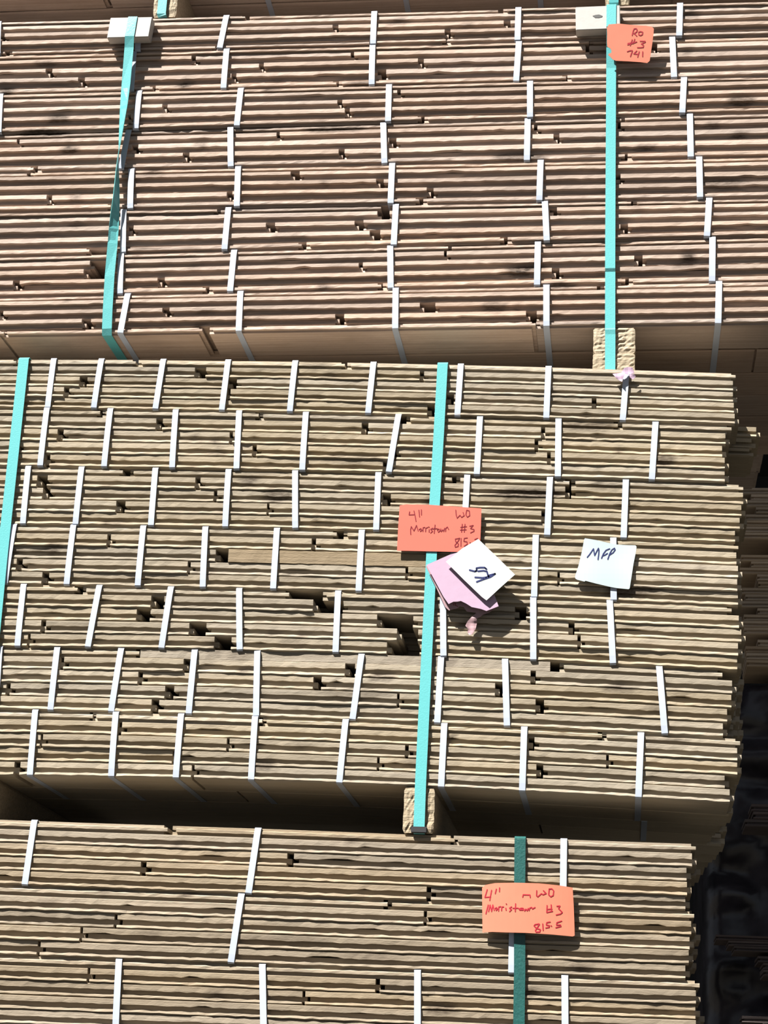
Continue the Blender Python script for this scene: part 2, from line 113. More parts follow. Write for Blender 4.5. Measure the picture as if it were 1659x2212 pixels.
def wood(name, light, dark, grey, stain_amt=0.35, bump=0.35):
    mt, nt, bs = new_mat(name)
    tc = nt.nodes.new('ShaderNodeTexCoord')
    oi = nt.nodes.new('ShaderNodeObjectInfo')
    add = nt.nodes.new('ShaderNodeVectorMath'); add.operation = 'ADD'
    mul = nt.nodes.new('ShaderNodeVectorMath'); mul.operation = 'SCALE'
    comb = nt.nodes.new('ShaderNodeCombineXYZ')
    for i in range(3):
        lk(nt, oi.outputs['Random'], comb.inputs[i])
    lk(nt, comb.outputs[0], mul.inputs[0]); mul.inputs['Scale'].default_value = 37.0
    lk(nt, tc.outputs['Object'], add.inputs[0]); lk(nt, mul.outputs[0], add.inputs[1])
    P = add.outputs[0]
    streak = noise_tex(nt, scaled(nt, P, (4, 260, 260)), 1.0, 4, 0.6)
    fine = noise_tex(nt, scaled(nt, P, (120, 300, 500)), 1.0, 3, 0.6)
    blot = noise_tex(nt, scaled(nt, P, (5, 12, 24)), 1.0, 3, 0.6)
    col = mix(nt, maprange(nt, streak, 0.3, 0.7), dark, light)
    col = mix(nt, maprange(nt, fine, 0.35, 0.75, 0.0, 0.35), col, dark)
    b = maprange(nt, blot, 0.52, 0.78, 0.0, stain_amt)
    col = mix(nt, b, col, grey)
    # each board has its own tone
    rv = mathn(nt, 'FRACT', mathn(nt, 'MULTIPLY', oi.outputs['Random'], 7.31))
    hsv = nt.nodes.new('ShaderNodeHueSaturation')
    lk(nt, maprange(nt, oi.outputs['Random'], 0, 1, 0.80, 1.10), hsv.inputs['Value'])
    lk(nt, maprange(nt, rv, 0, 1, 0.85, 1.12), hsv.inputs['Saturation'])
    lk(nt, col, hsv.inputs['Color'])
    at = nt.nodes.new('ShaderNodeAttribute'); at.attribute_name = 'knot'
    kn = mathn(nt, 'MULTIPLY', at.outputs['Fac'], maprange(nt, fine, 0.25, 0.6, 0.55, 1.0), True)
    col = mix(nt, kn, hsv.outputs[0], (0.035, 0.022, 0.014))
    lk(nt, col, bs.inputs['Base Color'])
    bs.inputs['Roughness'].default_value = 0.75
    bs.inputs['Specular IOR Level'].default_value = 0.25
    bp = nt.nodes.new('ShaderNodeBump')
    bp.inputs['Strength'].default_value = bump
    bp.inputs['Distance'].default_value = 0.0015
    lk(nt, mathn(nt, 'ADD', mathn(nt, 'MULTIPLY', fine, 0.7), streak), bp.inputs['Height'])
    lk(nt, bp.outputs[0], bs.inputs['Normal'])
    return mt

def plain(name, col, rough=0.5, spec=0.5, bump=0.0, scale=60, var=0.0):
    mt, nt, bs = new_mat(name)
    tc = nt.nodes.new('ShaderNodeTexCoord')
    n = noise_tex(nt, tc.outputs['Object'], scale, 3)
    c = mix(nt, maprange(nt, n, 0.3, 0.7, 0, 1), tuple(v * (1 - var) for v in col), col)
    lk(nt, c, bs.inputs['Base Color'])
    bs.inputs['Roughness'].default_value = rough
    bs.inputs['Specular IOR Level'].default_value = spec
    if bump:
        bp = nt.nodes.new('ShaderNodeBump'); bp.inputs['Strength'].default_value = bump
        bp.inputs['Distance'].default_value = 0.002
        lk(nt, n, bp.inputs['Height']); lk(nt, bp.outputs[0], bs.inputs['Normal'])
    return mt

M_RED = wood('red_oak', (0.42, 0.332, 0.272), (0.285, 0.212, 0.167), (0.11, 0.082, 0.067), 0.45)
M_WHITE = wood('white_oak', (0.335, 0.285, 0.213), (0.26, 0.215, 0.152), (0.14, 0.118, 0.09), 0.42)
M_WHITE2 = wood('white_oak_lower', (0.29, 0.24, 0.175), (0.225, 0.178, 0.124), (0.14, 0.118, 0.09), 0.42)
M_GREYED = wood('weathered_oak', (0.28, 0.245, 0.195), (0.19, 0.158, 0.12), (0.10, 0.095, 0.09), 0.8, 0.5)
M_TAN = wood('tan_oak', (0.24, 0.18, 0.11), (0.17, 0.125, 0.07), (0.11, 0.09, 0.06), 0.6, 0.5)
M_FAR = wood('far_oak', (0.60, 0.48, 0.35), (0.40, 0.30, 0.21), (0.22, 0.16, 0.13), 0.4)  # paler copy: the stronger light on the upper far bundles is in the tone
M_FAR2 = wood('shaded_far_oak', (0.13, 0.105, 0.10), (0.085, 0.065, 0.06), (0.06, 0.05, 0.05), 0.4)  # darker copy for the low far bundles, their weaker light painted into the colour
M_PINE = wood('rough_pine', (0.31, 0.26, 0.185), (0.18, 0.142, 0.095), (0.35, 0.27, 0.18), 0.3, 1.0)
M_STRAP = plain('white_plastic_strap', (0.335, 0.375, 0.45), 0.35, 0.5, 0.0, 40, 0.05)
M_TEAL = plain('turquoise_strap', (0.085, 0.325, 0.335), 0.3, 0.5, 0.15, 500, 0.06)
M_GREEN = plain('dark_green_strap', (0.008, 0.068, 0.062), 0.4, 0.5, 0.3, 300, 0.25)
M_PAD = plain('pale_board', (0.30, 0.29, 0.275), 0.6, 0.3, 0.1, 90, 0.06)
M_TAG_M = plain('orange_card', (0.45, 0.088, 0.058), 0.6, 0.3, 0.05, 20, 0.04)
M_TAG_L = plain('pale_orange_card', (0.45, 0.142, 0.086), 0.6, 0.3, 0.05, 20, 0.08)
M_INK = plain('red_ink', (0.15, 0.004, 0.010), 0.5, 0.3, 0, 60, 0.2)
M_INK2 = plain('bright_red_ink', (0.30, 0.010, 0.024), 0.5, 0.3, 0, 60, 0.2)
M_BLUE = plain('navy_ink', (0.012, 0.018, 0.09), 0.5, 0.3, 0, 60, 0.3)
M_CARD = plain('white_card', (0.315, 0.375, 0.39), 0.5, 0.3, 0.02, 15, 0.03)
M_CARD2 = plain('bright_white_card', (0.42, 0.45, 0.45), 0.5, 0.3, 0.02, 15, 0.03)
M_PINK = plain('pink_paper', (0.33, 0.235, 0.315), 0.7, 0.2, 0.1, 60, 0.05)
M_PINK2 = plain('shaded_pink_paper', (0.27, 0.175, 0.19), 0.7, 0.2, 0.2, 60, 0.1)  # darker pink, the shade on the note's under layer put into the colour
M_DIRT = plain('dark_smudge', (0.05, 0.05, 0.05), 0.8)
M_CONC = plain('concrete', (0.10, 0.095, 0.085), 0.9, 0.2, 0.3, 8, 0.2)
M_GROUND = plain('dark_asphalt', (0.045, 0.042, 0.036), 0.95, 0.1, 0.6, 30, 0.3)
M_SHED = plain('dark_steel_sheet', (0.03, 0.03, 0.032), 0.7, 0.2, 0.2, 5, 0.3)
M_WRAP = plain('black_stretch_film', (0.050, 0.044, 0.054), 0.33, 0.5, 0.7, 9, 0.8)

# ------------------------------------------------------------------ object helpers
def obj(name, me, mat, parent=None, kind=None):
    o = bpy.data.objects.new(name, me)
    if mat and not me.materials:
        me.materials.append(mat)
    C.objects.link(o)
    if parent:
        o.parent = parent
    if kind:
        o['kind'] = kind
    return o

def tag(o, label, cat, group=None):
    o['label'] = label
    o['category'] = cat
    if group:
        o['group'] = group
    return o

def empty(name, loc, label, cat, group=None):
    o = bpy.data.objects.new(name, None)
    o.empty_display_size = 0.05
    o.location = loc
    C.objects.link(o)
    return tag(o, label, cat, group)

def mesh_from(verts, faces, name, fix=True):
    me = bpy.data.meshes.new(name)
    me.from_pydata(verts, [], faces)
    if fix:
        bm = bmesh.new(); bm.from_mesh(me)
        bmesh.ops.recalc_face_normals(bm, faces=bm.faces)
        bm.to_mesh(me); bm.free()
    me.update()
    return me

def loft(V, F, rings, cap=True, knot=None):
    """rings: list of equally long point lists (closed sections)."""
    n = len(rings[0]); b = len(V)
    for r in rings:
        V.extend(r)
    for i in range(len(rings) - 1):
        for j in range(n):
            k = (j + 1) % n
            F.append((b + i * n + j, b + i * n + k, b + (i + 1) * n + k, b + (i + 1) * n + j))
    if cap:
        F.append(tuple(b + j for j in range(n)))
        F.append(tuple(b + (len(rings) - 1) * n + j for j in reversed(range(n))))

def box_mesh(x0, x1, y0, y1, z0, z1, name='box', bevel=0.0):
    bm = bmesh.new()
    bmesh.ops.create_cube(bm, size=1)
    for v in bm.verts:
        v.co = Vector(((x0 + x1) / 2 + v.co.x * (x1 - x0), (y0 + y1) / 2 + v.co.y * (y1 - y0), (z0 + z1) / 2 + v.co.z * (z1 - z0)))
    if bevel:
        bmesh.ops.bevel(bm, geom=list(bm.edges), offset=bevel, segments=2, affect='EDGES')
    me = bpy.data.meshes.new(name); bm.to_mesh(me); bm.free()
    return me

# ------------------------------------------------------------------ a tongue-and-groove board
def board_mesh(x0, x1, zt, zb, y0, style, depth, origin, seed, step=0.012, recess=0.0, knots=(), lip=.62, tilt=.0013):
    """x0..x1 length, zt(x)/zb(x) its top and underside, y0 its front face."""
    R = random.Random(seed)
    V, F = [], []
    if style == 'groove':
        secs = [(0, 0, [(tilt, lip, 1), (0.0, .965, 0), (0.0010, .99, 0), (depth, .99, 0), (depth, lip, 0)]),
                (.007, .007, [(.008, .25, 0), (.008, lip + .02, 0), (depth, lip + .02, 0), (depth, .25, 0)]),
                (0, 0, [(-.0009 + recess, .115, 1), (-.0004 + recess, .27, 1), (depth, .27, 0), (depth, .0, 0), (.0035 + recess, .0, 0)])]
    elif style == 'tongue':
        secs = [(0, 0, [(.0048, .60, 0), (.0045, .99, 0), (depth, .99, 0), (depth, .60, 0)]),
                (.007, .007, [(.0, .36, 1), (-.0002, .64, 1), (.0012, .70, 1), (depth, .70, 0), (depth, .33, 0), (.001, .33, 0)]),
                (0, 0, [(.006, .01, 0), (.006, .36, 0), (depth, .36, 0), (depth, .01, 0)])]
    else:
        secs = [(0, 0, [(0.0008, .03, 1), (0.0, .96, 1), (.001, .99, 0), (depth, .99, 0), (depth, .0, 0), (.002, .0, 0)])]
    n = max(2, int((x1 - x0) / step))
    chips = []
    for _ in range(int((x1 - x0) * 2.2 + R.random())):
        chips.append((x0 + R.random() * (x1 - x0), R.uniform(.006, .03), R.uniform(.02, .11)))
    nz = R.random() * 100
    for d0, d1, sec in secs:
        rings = []
        a, b = x0 + d0, x1 + d1
        for i in range(n + 1):
            x = a + (b - a) * i / n
            t, bo = zt(x), zb(x)
            wob = noise.noise((x * 5, nz, 0)) * .0011
            wz = noise.noise((x * 4, nz, 7)) * .0006
            ring = []
            for (yy, f, jit) in sec:
                ff = f
                y = yy + wob
                if jit:
                    ff += R.uniform(-.032, .032)
                    y += R.uniform(-.0003, .0003)
                    for cx, cw, cs in chips:
                        u = 1 - abs(x - cx) / cw
                        if u > 0:
                            if f == lip: ff += cs * min(1, u * 2)
                            else: y += cs * .02 * min(1, u * 2)
                if yy == depth:
                    y = depth
                ring.append((x - origin[0], y0 + y - origin[1], ZO + bo + (t - bo) * ff + wz - origin[2]))
            rings.append(ring)
        loft(V, F, rings)
    me = mesh_from(V, F, 'board')
    attr = me.attributes.new('knot', 'FLOAT', 'POINT')
    if knots:
        for i, v in enumerate(me.vertices):
            X, Z = v.co.x + origin[0], v.co.z + origin[2] - ZO
            s = 0
            for kx, kz, kw, kh, ks in knots:
                r = ((X - kx) / (kw + .004)) ** 2 + ((Z - kz) / (kh + .004)) ** 2
                if r < 1.3:
                    s = max(s, ks * min(1.0, (1.3 - r) * 1.6))
            attr.data[i].value = s
    return me

def ribbon_loop(path, width, thick, wdir=(1, 0, 0), close=True, twist=None):
    """a flat band of the given width along a list of points; its width runs along wdir."""
    V, F = [], []
    rings = []
    n = len(path)
    for i, p in enumerate(path):
        p = Vector(p)
        if close:
            a, b = Vector(path[i - 1]), Vector(path[(i + 1) % n])
        else:
            a, b = Vector(path[max(0, i - 1)]), Vector(path[min(n - 1, i + 1)])
        tan = (b - a).normalized()
        w = Vector(wdir)
        if twist:
            w = Matrix.Rotation(twist[i], 3, 'Z') @ w
        w = (w - tan * w.dot(tan)).normalized()
        nn = tan.cross(w).normalized()
        hw, ht = width / 2, thick / 2
        rings.append([tuple(p + w * sx * hw + nn * sy * ht) for sx, sy in ((-1, -1), (1, -1), (1, 1), (-1, 1))])
    if close:
        rings.append(rings[0])
        loft(V, F, rings, cap=False)
    else:
        loft(V, F, rings)
    return mesh_from(V, F, 'strap')

def wrap_path(xt, xb, zt, zb, yf, yb, x_org, y_org, z_org, bow=0.0):
    """a band round a bundle: down the front, under, up the back, over the top."""
    g = .0006
    pts = []
    N = 8
    for i in range(N + 1):
        f = i / N
        x = xt + (xb - xt) * f
        z = zt + (zb - zt) * f
        y = yf - .0016 - bow * math.sin(math.pi * f)
        if i == 0: y += .0012; z += g - .0006
        pts.append((x, y, z))
    pts[0] = (xt, yf + .0008, zt + g)
    pts.insert(1, (xt, yf - .0012, zt - .0016))
    pts[-1] = (xb, yf - .0012, zb + .0016)
    pts.append((xb, yf + .0008, zb - g))
    pts.append((xb, yb + .001, zb - g))
    pts.append((xt, yb + .001, zt + g))
    return [(x - x_org, y - y_org, ZO + z - z_org) for x, y, z in pts]

def curve(c):
    def f(x):
        xx = max(x, -1.35)
        return c[0] + c[1] * xx + c[2] * xx * xx + (c[1]) * (x - xx)
    return f

# ------------------------------------------------------------------ a strapped bundle of boards
def bundle(zt, zb, weights, joints, x_left, ends, yf, depth, straps, mats, styles, label, group,
           strap_w=.0098, back=None, flats=(), recess=0.0, seed=0, knots=(), step=.012, under=False, spread=.0012, lips=(.60, .64), tilt=.0009):
    R = random.Random(seed * 13 + 5)
    cx = (x_left + max(ends)) / 2
    org = (cx, yf, ZO + zb(cx))
    root = empty('board_bundle', org, label, 'bundle of boards', group)
    cw = [0]
    for w in weights: cw.append(cw[-1] + w)
    bd = depth / 2
    knots = list(knots)
    for _ in range(4 if depth > .2 and step < .02 else 0):
        kx = R.uniform(x_left + .3, max(ends) - .05)
        knots.append((kx, zt(kx) + (zb(kx) - zt(kx)) * R.random(), R.uniform(.003, .02), R.uniform(.0015, .004), R.uniform(.4, .8)))
    for r in range(len(weights)):
        fa, fb = cw[r], cw[r + 1]
        top = lambda x, f=fa: zt(x) + (zb(x) - zt(x)) * f
        bot = lambda x, f=fb: zt(x) + (zb(x) - zt(x)) * f
        xs = x_left
        segs = []
        for jx, jw in joints[r]:
            gap = max(.004, jw * .95 + .0022)
            if jx - gap / 2 - xs > .03:
                segs.append((xs, jx - gap / 2))
            xs = jx + gap / 2
        segs.append((xs, ends[r]))
        for (a, b) in segs:
            st = styles[r]; mt = mats[0]
            for (fr, fx, fm) in flats:
                if fr == r and a < fx < b:
                    st = 'flat'; mt = fm
            zm = (top((a + b) / 2) + bot((a + b) / 2)) / 2
            kk = [k for k in knots if a - .05 < k[0] < b + .05 and abs(k[1] - (top(k[0]) + bot(k[0])) / 2) < .03]
            me = board_mesh(a, b, top, bot, yf + R.uniform(-spread, spread), st, bd - .001, org, R.random(), step, recess, kk, R.uniform(*lips), tilt)
            obj('board', me, mt, root)
        # the inner board behind it, two boards make the depth of the bundle
        e = back[r] if back else ends[r] + R.uniform(-.012, .012)
        x0 = x_left + R.uniform(-.01, .01)
        js = x0 + R.uniform(.45, .9) * (e - x0)
        inner = [(x0, js), (js + .004, e)] if under and r == len(weights) - 1 else [(x0, e)]
        for a, b in inner:
            me = board_mesh(a, b, top, bot, yf + bd + .001, 'groove', bd - .001, org, R.random(), .06, recess)
            obj('board', me, mats[0], root)
    for xt, xb in straps:
        pth = wrap_path(xt, xb, zt(xt), zb(xb), yf - spread * .75, yf + depth, org[0], org[1], org[2], R.uniform(0, .0012))
        obj('strap', ribbon_loop(pth, strap_w, .0008), M_STRAP, root)
    return root

TGH = ['tongue', 'groove', 'groove', 'groove', 'groove']
TGT = ['tongue', 'groove', 'groove', 'groove', 'tongue']
ordinal = ['topmost', 'second', 'third', 'fourth', 'fifth', 'sixth', 'seventh', 'lowest']

LT = ['pinkish brown board bundle under the two pale pads, topmost of the upper pack',
      'pinkish brown board bundle behind the small orange card, second in the upper pack',
      'pinkish brown board bundle with a split end at left, third in upper pack',
      'pinkish brown board bundle with dark slots at far left, fourth in upper pack',
      'pinkish brown board bundle where the turquoise strap twists edge-on, fifth in upper pack',
      'pinkish brown board bundle with wide dark gaps mid-row, sixth in the upper pack',
      'pinkish brown board bundle missing ends by the left turquoise strap, seventh in upper pack',
      'lowest bundle of the upper pack, its shaded underside and wrapping straps showing']
pk = PACKS['T']
cs = [curve(c) for c in pk['c']]
for b in range(8):
    bundle(cs[b], cs[b + 1], pk['W'], pk['J'][b], -1.62 + rnd.uniform(-.02, .02), [.78 + rnd.uniform(-.02, .02) for _ in range(5)],
           pk['Y'] + [0, .001, 0, .002, 0, .001, .002, 0][b], .212, pk['S'][b] + ([(.42, .42)]), [M_RED], TGT, LT[b],
           'board bundles of the upper pack', strap_w=.0108, recess=.0068, lips=(.53, .66), tilt=.0002, spread=.0018, seed=b + 1, knots=KNOTS, under=(b == 7))

LM = ['bundle of tan boards right under the pink paper scrap, topmost of the middle pack',
      'tan board bundle with a slanting strap beside the turquoise one, second in middle pack',
      'tan board bundle with a rotten dark slot at right, third in the middle pack',
      'tan board bundle with the white MFP card, fourth in the middle pack',
      'tan board bundle with the biggest stepped black gap, fifth in the middle pack',
      'tan board bundle topped by a flat weathered grey board, sixth in the middle pack',
      'lowest bundle of the middle pack, its straps bending under onto a dark underside']
MF = {3: [(2, -.55, M_TAN)], 5: [(0, -.45, M_GREYED)]}
pk = PACKS['M']
cs = [curve(c) for c in pk['c']]
mid_curves = cs
pk['J'][3][2].append((-.262, .006)); pk['J'][3][2].sort()
for b in range(7):
    e = pk['E'][b]
    back = [v + rnd.uniform(-.006, .010) for v in e]
    if b == 0: back = [e[0] + .004, e[1] + .006, e[2] + .008, .218, .210]
    if b == 1: back = [.206, .160, .150, .156, .158]
    if b == 4: back = [.178, .183, .186, .180, .184]
    if b == 5: back = [.181, .178, .176, .172, .172]
    if b == 6: back = [.172, .176, .170, .166, .163]
    bundle(cs[b], cs[b + 1], pk['W'], pk['J'][b], -1.5 + rnd.uniform(-.02, .02), e, rnd.uniform(0, .0015), .212, pk['S'][b],
           [M_WHITE], TGH, LM[b], 'board bundles of the middle pack', strap_w=.0100, back=back, flats=MF.get(b, ()),
           seed=b + 20, knots=KNOTS, recess=-.0002, under=(b == 6))

LL = ['bundle of long tan boards under the spacer block, topmost of the bottom pack',
      'long tan board bundle behind the lower pale orange card, second in the bottom pack',
      'long tan board bundle cut by the bottom edge of the photo']
pk = PACKS['L']
cs = [curve(c) for c in pk['c']]
low_curves = cs
LF = {2: [(1, -.7, M_GREYED)]}
for b in range(3):
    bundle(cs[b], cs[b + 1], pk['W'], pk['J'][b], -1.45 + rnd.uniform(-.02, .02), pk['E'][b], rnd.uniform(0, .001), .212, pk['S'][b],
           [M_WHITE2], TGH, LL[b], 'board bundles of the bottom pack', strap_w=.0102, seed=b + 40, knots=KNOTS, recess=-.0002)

# bundles farther back in the packs, seen past the ends and from underneath
def rear(zt, zb, W, x0, ends, yf, straps, mat, label, group, seed, recess=0.0):
    return bundle(zt, zb, W, [[] for _ in W], x0, ends, yf, .212, straps, [mat], TGH, label, group, seed=seed, recess=recess, step=.05, under=True)

def shifted(f, d): return lambda x: f(x) + d
pk = PACKS['T']; cs = [curve(c) for c in pk['c']]
rear(cs[7], cs[8], pk['W'], -1.6, [.70, .71, .70, .69, .70], .264, [(.50, .50)], M_RED,
     'shaded rear bundle second row back under the upper pack, seen from below at right', 'rear bundles of the upper pack', 61, .004)
rear(cs[7], cs[8], pk['W'], -1.6, [.60, .61, .60, .61, .60], .478, [], M_RED,
     'shaded rear bundle third row back under the upper pack, seen from below at right', 'rear bundles of the upper pack', 62, .004)
rear(cs[7], cs[8], pk['W'], -1.6, [.269, .274, .266, .27, .266], .692, [], M_RED,
     'shaded rear bundle at the back of the upper pack, its slanting end seen at right', 'rear bundles of the upper pack', 63, .004)
cs = mid_curves
W = PACKS['M']['W']
for (b, yf, ends, sx, lab) in [
        (2, .214, [.174, .172, .176, .17, .172], [], 'rear bundle peeking out behind the third bundle of the middle pack'),
        (4, .214, [.182, .184, .187, .185, .183], [], 'rear bundle just behind the fifth bundle of the middle pack at its right end'),
        (5, .214, [.184, .179, .188, .180, .177], [], 'rear bundle just behind the sixth bundle of the middle pack at its right end'),
        (6, .214, [.150, .152, .156, .150, .150], [(.03, .03)], 'rear bundle second row back under the middle pack, its strap hanging in shade'),
        (6, .428, [.172, .174, .168, .170, .166], [], 'rear bundle third row back under the middle pack, its stepped ends catching light'),
        (6, .642, [.150, .158, .150, .155, .148], [], 'rear bundle at the very back of the middle pack, lowest stepped ends at right')]:
    rear(cs[b], cs[b + 1], W, -1.5, ends, yf, sx, M_WHITE, lab, 'rear bundles of the middle pack', 70 + b + int(yf * 10))

# the pack above the frame: only its underside shows
uz = 2.085
ub = bundle(lambda x: uz + .084, lambda x: uz, PACKS['T']['W'], [[], [], [], [], [(-1.02, .012)]], -1.62, [.8, .81, .79, .8, .8], .055, .212,
            [(-.905, -.905), (-.70, -.70), (-.43, -.43), (-.17, -.17)], [M_RED], TGT,
            'dark underside of the bundle above, along the top edge of the photo', 'board bundles of the topmost pack', strap_w=.0108, recess=.0045, seed=90, under=True)
rear(lambda x: uz + .084, lambda x: uz, PACKS['T']['W'], -1.6, [.8, .79, .8, .8, .8], .269, [], M_RED,
     'rear bundle behind the dark topmost underside at the top edge of the photo', 'board bundles of the topmost pack', 91, .004)

# ------------------------------------------------------------------ spacer blocks
def block(name, x0, x1, y0, y1, z0, z1, label, group=None, rough=.0012, seed=1):
    """rough-sawn timber with an irregular end grain face."""
    R = random.Random(seed)
    cx, cz = (x0 + x1) / 2, z0 + ZO
    bm = bmesh.new()
    nx, nz = 14, 12
    V, F = [], []
    grid = {}
    for i in range(nx + 1):
        for j in range(nz + 1):
            x = x0 + (x1 - x0) * i / nx; z = z0 + (z1 - z0) * j / nz
            edge = i in (0, nx) or j in (0, nz)
            r = .0025 if (i in (0, nx) and j in (0, nz)) else 0
            g = math.sin((z - z0) * 900 + math.sin((x - cx) * 60) * 2.2 + seed) * .5
            y = y0 + (R.uniform(-rough, rough) + g * rough * .9 if not edge else .0008)
            x += (R.uniform(-.0005, .0005) if i in (0, nx) else 0) + (r if i == 0 else -r)*(i in (0,nx))
            grid[i, j] = len(V); V.append((x - cx, y - y0, z + ZO - cz))
    for i in range(nx):
        for j in range(nz):
            F.append((grid[i, j], grid[i + 1, j], grid[i + 1, j + 1], grid[i, j + 1]))
    bo = [grid[i, 0] for i in range(nx + 1)] + [grid[nx, j] for j in range(1, nz + 1)] + [grid[i, nz] for i in range(nx - 1, -1, -1)] + [grid[0, j] for j in range(nz - 1, 0, -1)]
    base = len(V)
    for k in bo:
        V.append((V[k][0], y1 - y0, V[k][2]))
    n = len(bo)
    for k in range(n):
        F.append((bo[k], bo[(k + 1) % n], base + (k + 1) % n, base + k))
    F.append(tuple(base + k for k in range(n)))
    o = obj(name, mesh_from(V, F, name), M_PINE)
    o.location = (cx, y0, cz)
    return tag(o, label, 'wood block', group)

mtop = mid_curves[0]; mbot = mid_curves[7]; ltop = low_curves[0]
zt_ = mtop(-.02) + .0015
g1 = 'spacer blocks between the packs'
block('spacer_block', -.0592, .0121, .051, .95, 1.2860, 1.3335, 'pale sawn wood block, upper of two stacked behind the right turquoise strap', g1, seed=2)
block('spacer_block', -.0598, .0117, .049, .95, zt_, 1.2850, 'pale sawn wood block, lower of two behind the right turquoise strap', g1, seed=3)
block('spacer_block', -.3485, -.3000, .000, .85, ltop(-.32) + .0015, mbot(-.32) - .001, 'wood spacer block behind the middle turquoise strap, on the bottom pack', g1, seed=4)
block('spacer_block', -1.0710, -1.0235, .000, .85, ltop(-1.05) + .0015, mbot(-1.05) - .001, 'shaded wood spacer block in the dark gap at the far left edge', g1, seed=5)
tt = curve(PACKS['T']['c'][0])
block('spacer_block', -.8980, -.8527, .051, .95, tt(-.9) + .0015, uz - .001, 'pale wood spacer block at the top edge, right of the left pale pad', g1, seed=6)
block('spacer_block', -.0434, .0006, .051, .95, tt(-.02) + .0015, uz - .001, 'sliver of wood spacer block at the top edge above the right turquoise strap', g1, seed=7)

# ------------------------------------------------------------------ pack straps
def strap_band(path, width, mat, label, group, twist=None, close=False):
    p0 = Vector((path[0][0], path[0][1], 0))
    zmin = min(p[2] for p in path)
    org = Vector((path[0][0], path[0][1], ZO + zmin))
    pts = [(x - org.x, y - org.y, ZO + z - org.z) for x, y, z in path]
    me = ribbon_loop(pts, width, .0010, twist=twist, close=close)
    o = obj('pack_strap', me, mat)
    o.location = org
    for p in me.polygons: p.use_smooth = False
    return tag(o, label, 'strap', group)

g2 = 'wide plastic straps round whole packs'
zt_T = tt(-.03)
yb = .95
# right strap of the upper pack: over the pad, down the front, under the stacked blocks
strap_band([(-0.0322, yb, zt_T + .002), (-0.0322, 0.0480, 1.9750), (-0.0322, 0.0264, 1.9665), (-0.0322, 0.0258, 1.9200), (-0.0322, 0.0400, 1.8850), (-0.0320, 0.0450, 1.8450),
            (-0.0317, 0.0456, 1.6069), (-0.0313, 0.0437, 1.4437), (-0.0311, 0.0461, 1.4379), (-0.0306, 0.0456, 1.3304), (-0.0306, 0.0437, 1.327), (-0.0303, 0.0451, 1.3187),
            (-0.0301, 0.0466, zt_ + .003), (-0.0301, 0.05, zt_ + .0002), (-0.0301, yb, zt_ + .0002)], .0176, M_TEAL,
           'turquoise strap down the right of the upper pack, behind the small orange card', g2)
# left strap, twisted half a turn
LTP = [(-0.9338, yb, zt_T + .012), (-0.9290, 0.0480, 1.9760), (-0.9290, 0.0264, 1.9728), (-0.9312, 0.0252, 1.9300), (-0.9316, 0.0310, 1.9090), (-0.932, 0.0363, 1.8354), (-0.9319, 0.0363, 1.7876), (-0.9319, 0.0358, 1.747), (-0.9319, 0.0353, 1.7114),
       (-0.9318, 0.0344, 1.6801), (-0.9309, 0.0344, 1.6508), (-0.9293, 0.0344, 1.6246), (-0.9278, 0.0344, 1.5941), (-0.9274, 0.0353, 1.5629), (-0.9276, 0.0373, 1.5336), (-0.9276, 0.0393, 1.5049), (-0.9277, 0.0417, 1.4401), (-0.926, 0.0446, 1.3773), (-0.9245, 0.0471, 1.3392),
       (-0.9245, 0.0512, 1.3281), (-0.9245, 0.0891, 1.3281), (-0.9245, yb, 1.3281)]
TW = [0, 0, 0, 0, 3, 10, 25, 45, 62, 78, 90, 102, 115, 135, 155, 170, 178, 180, 180, 180, 180, 180]
strap_band(LTP, .0178, M_TEAL, 'turquoise strap twisted edge-on halfway down the left side of the upper pack', g2, twist=[-math.radians(a) for a in TW])
zm = mtop(-.318)
smid = strap_band([(-.3131, .85, zm + .0015), (-.3131, .001, zm + .0015), (-.3131, -.0035, zm - .002), (-.3150, -.0042, 1.12), (-.3192, -.0048, .9072), (-.3209, -.0045, .7315), (-.3226, -.0045, .53), (-.3224, -.0042, .4535),
            (-.3224, -.0030, .4505), (-.3224, .001, ltop(-.32) + .0008), (-.3224, .85, ltop(-.32) + .0008)], .0176, M_TEAL,
           'turquoise strap down the middle pack, behind the red-orange card, ending at the spacer block', g2)
gz = ltop(-.32) + .0012 + ZO
obj('edge_guard', box_mesh(-.3224 - .0125 - smid.location.x, -.3224 + .0125 - smid.location.x, -.0066 - smid.location.y, -.0002 - smid.location.y,
    gz - smid.location.z, gz + .0095 - smid.location.z, 'edge_guard', .0008), M_SHED, smid)['label'] = 'black plastic edge guard at the foot of the strap'
strap_band([(-1.0537, .85, mtop(-1.05) + .0015), (-1.0537, .001, mtop(-1.05) + .0015), (-1.0537, -.0035, mtop(-1.05) - .002), (-1.0507, -.0045, .8931), (-1.045, -.0045, .53), (-1.045, -.0042, ltop(-1.05) + .004),
            (-1.045, .001, ltop(-1.05) + .0008), (-1.045, .85, ltop(-1.05) + .0008)], .0185, M_TEAL,
           'turquoise strap at the left edge of the middle pack, leaving the photo halfway down', g2)
zl = ltop(-.16)
strap_band([(-.1636, .85, zl + .0015), (-.1636, .001, zl + .0015), (-.1636, -.0035, zl - .002), (-.1625, -.0045, .36), (-.1600, -.0045, .25), (-.1590, -.0045, .14), (-.1590, -.0035, .131)], .0172, M_GREEN,
           'dark green strap down the bottom pack, behind the pale orange card', g2)
strap_band([(-0.8802, 0.0461, 2.2467), (-0.8802, 0.0466, 1.9913), (-0.8791, 0.0476, 1.9873), (-0.8787, 0.0505, tt(-.9) + .0008), (-0.8787, 0.7631, tt(-.9) + .0008)], .0172, M_TEAL,
           'short length of turquoise strap over the spacer block at the top left', g2)
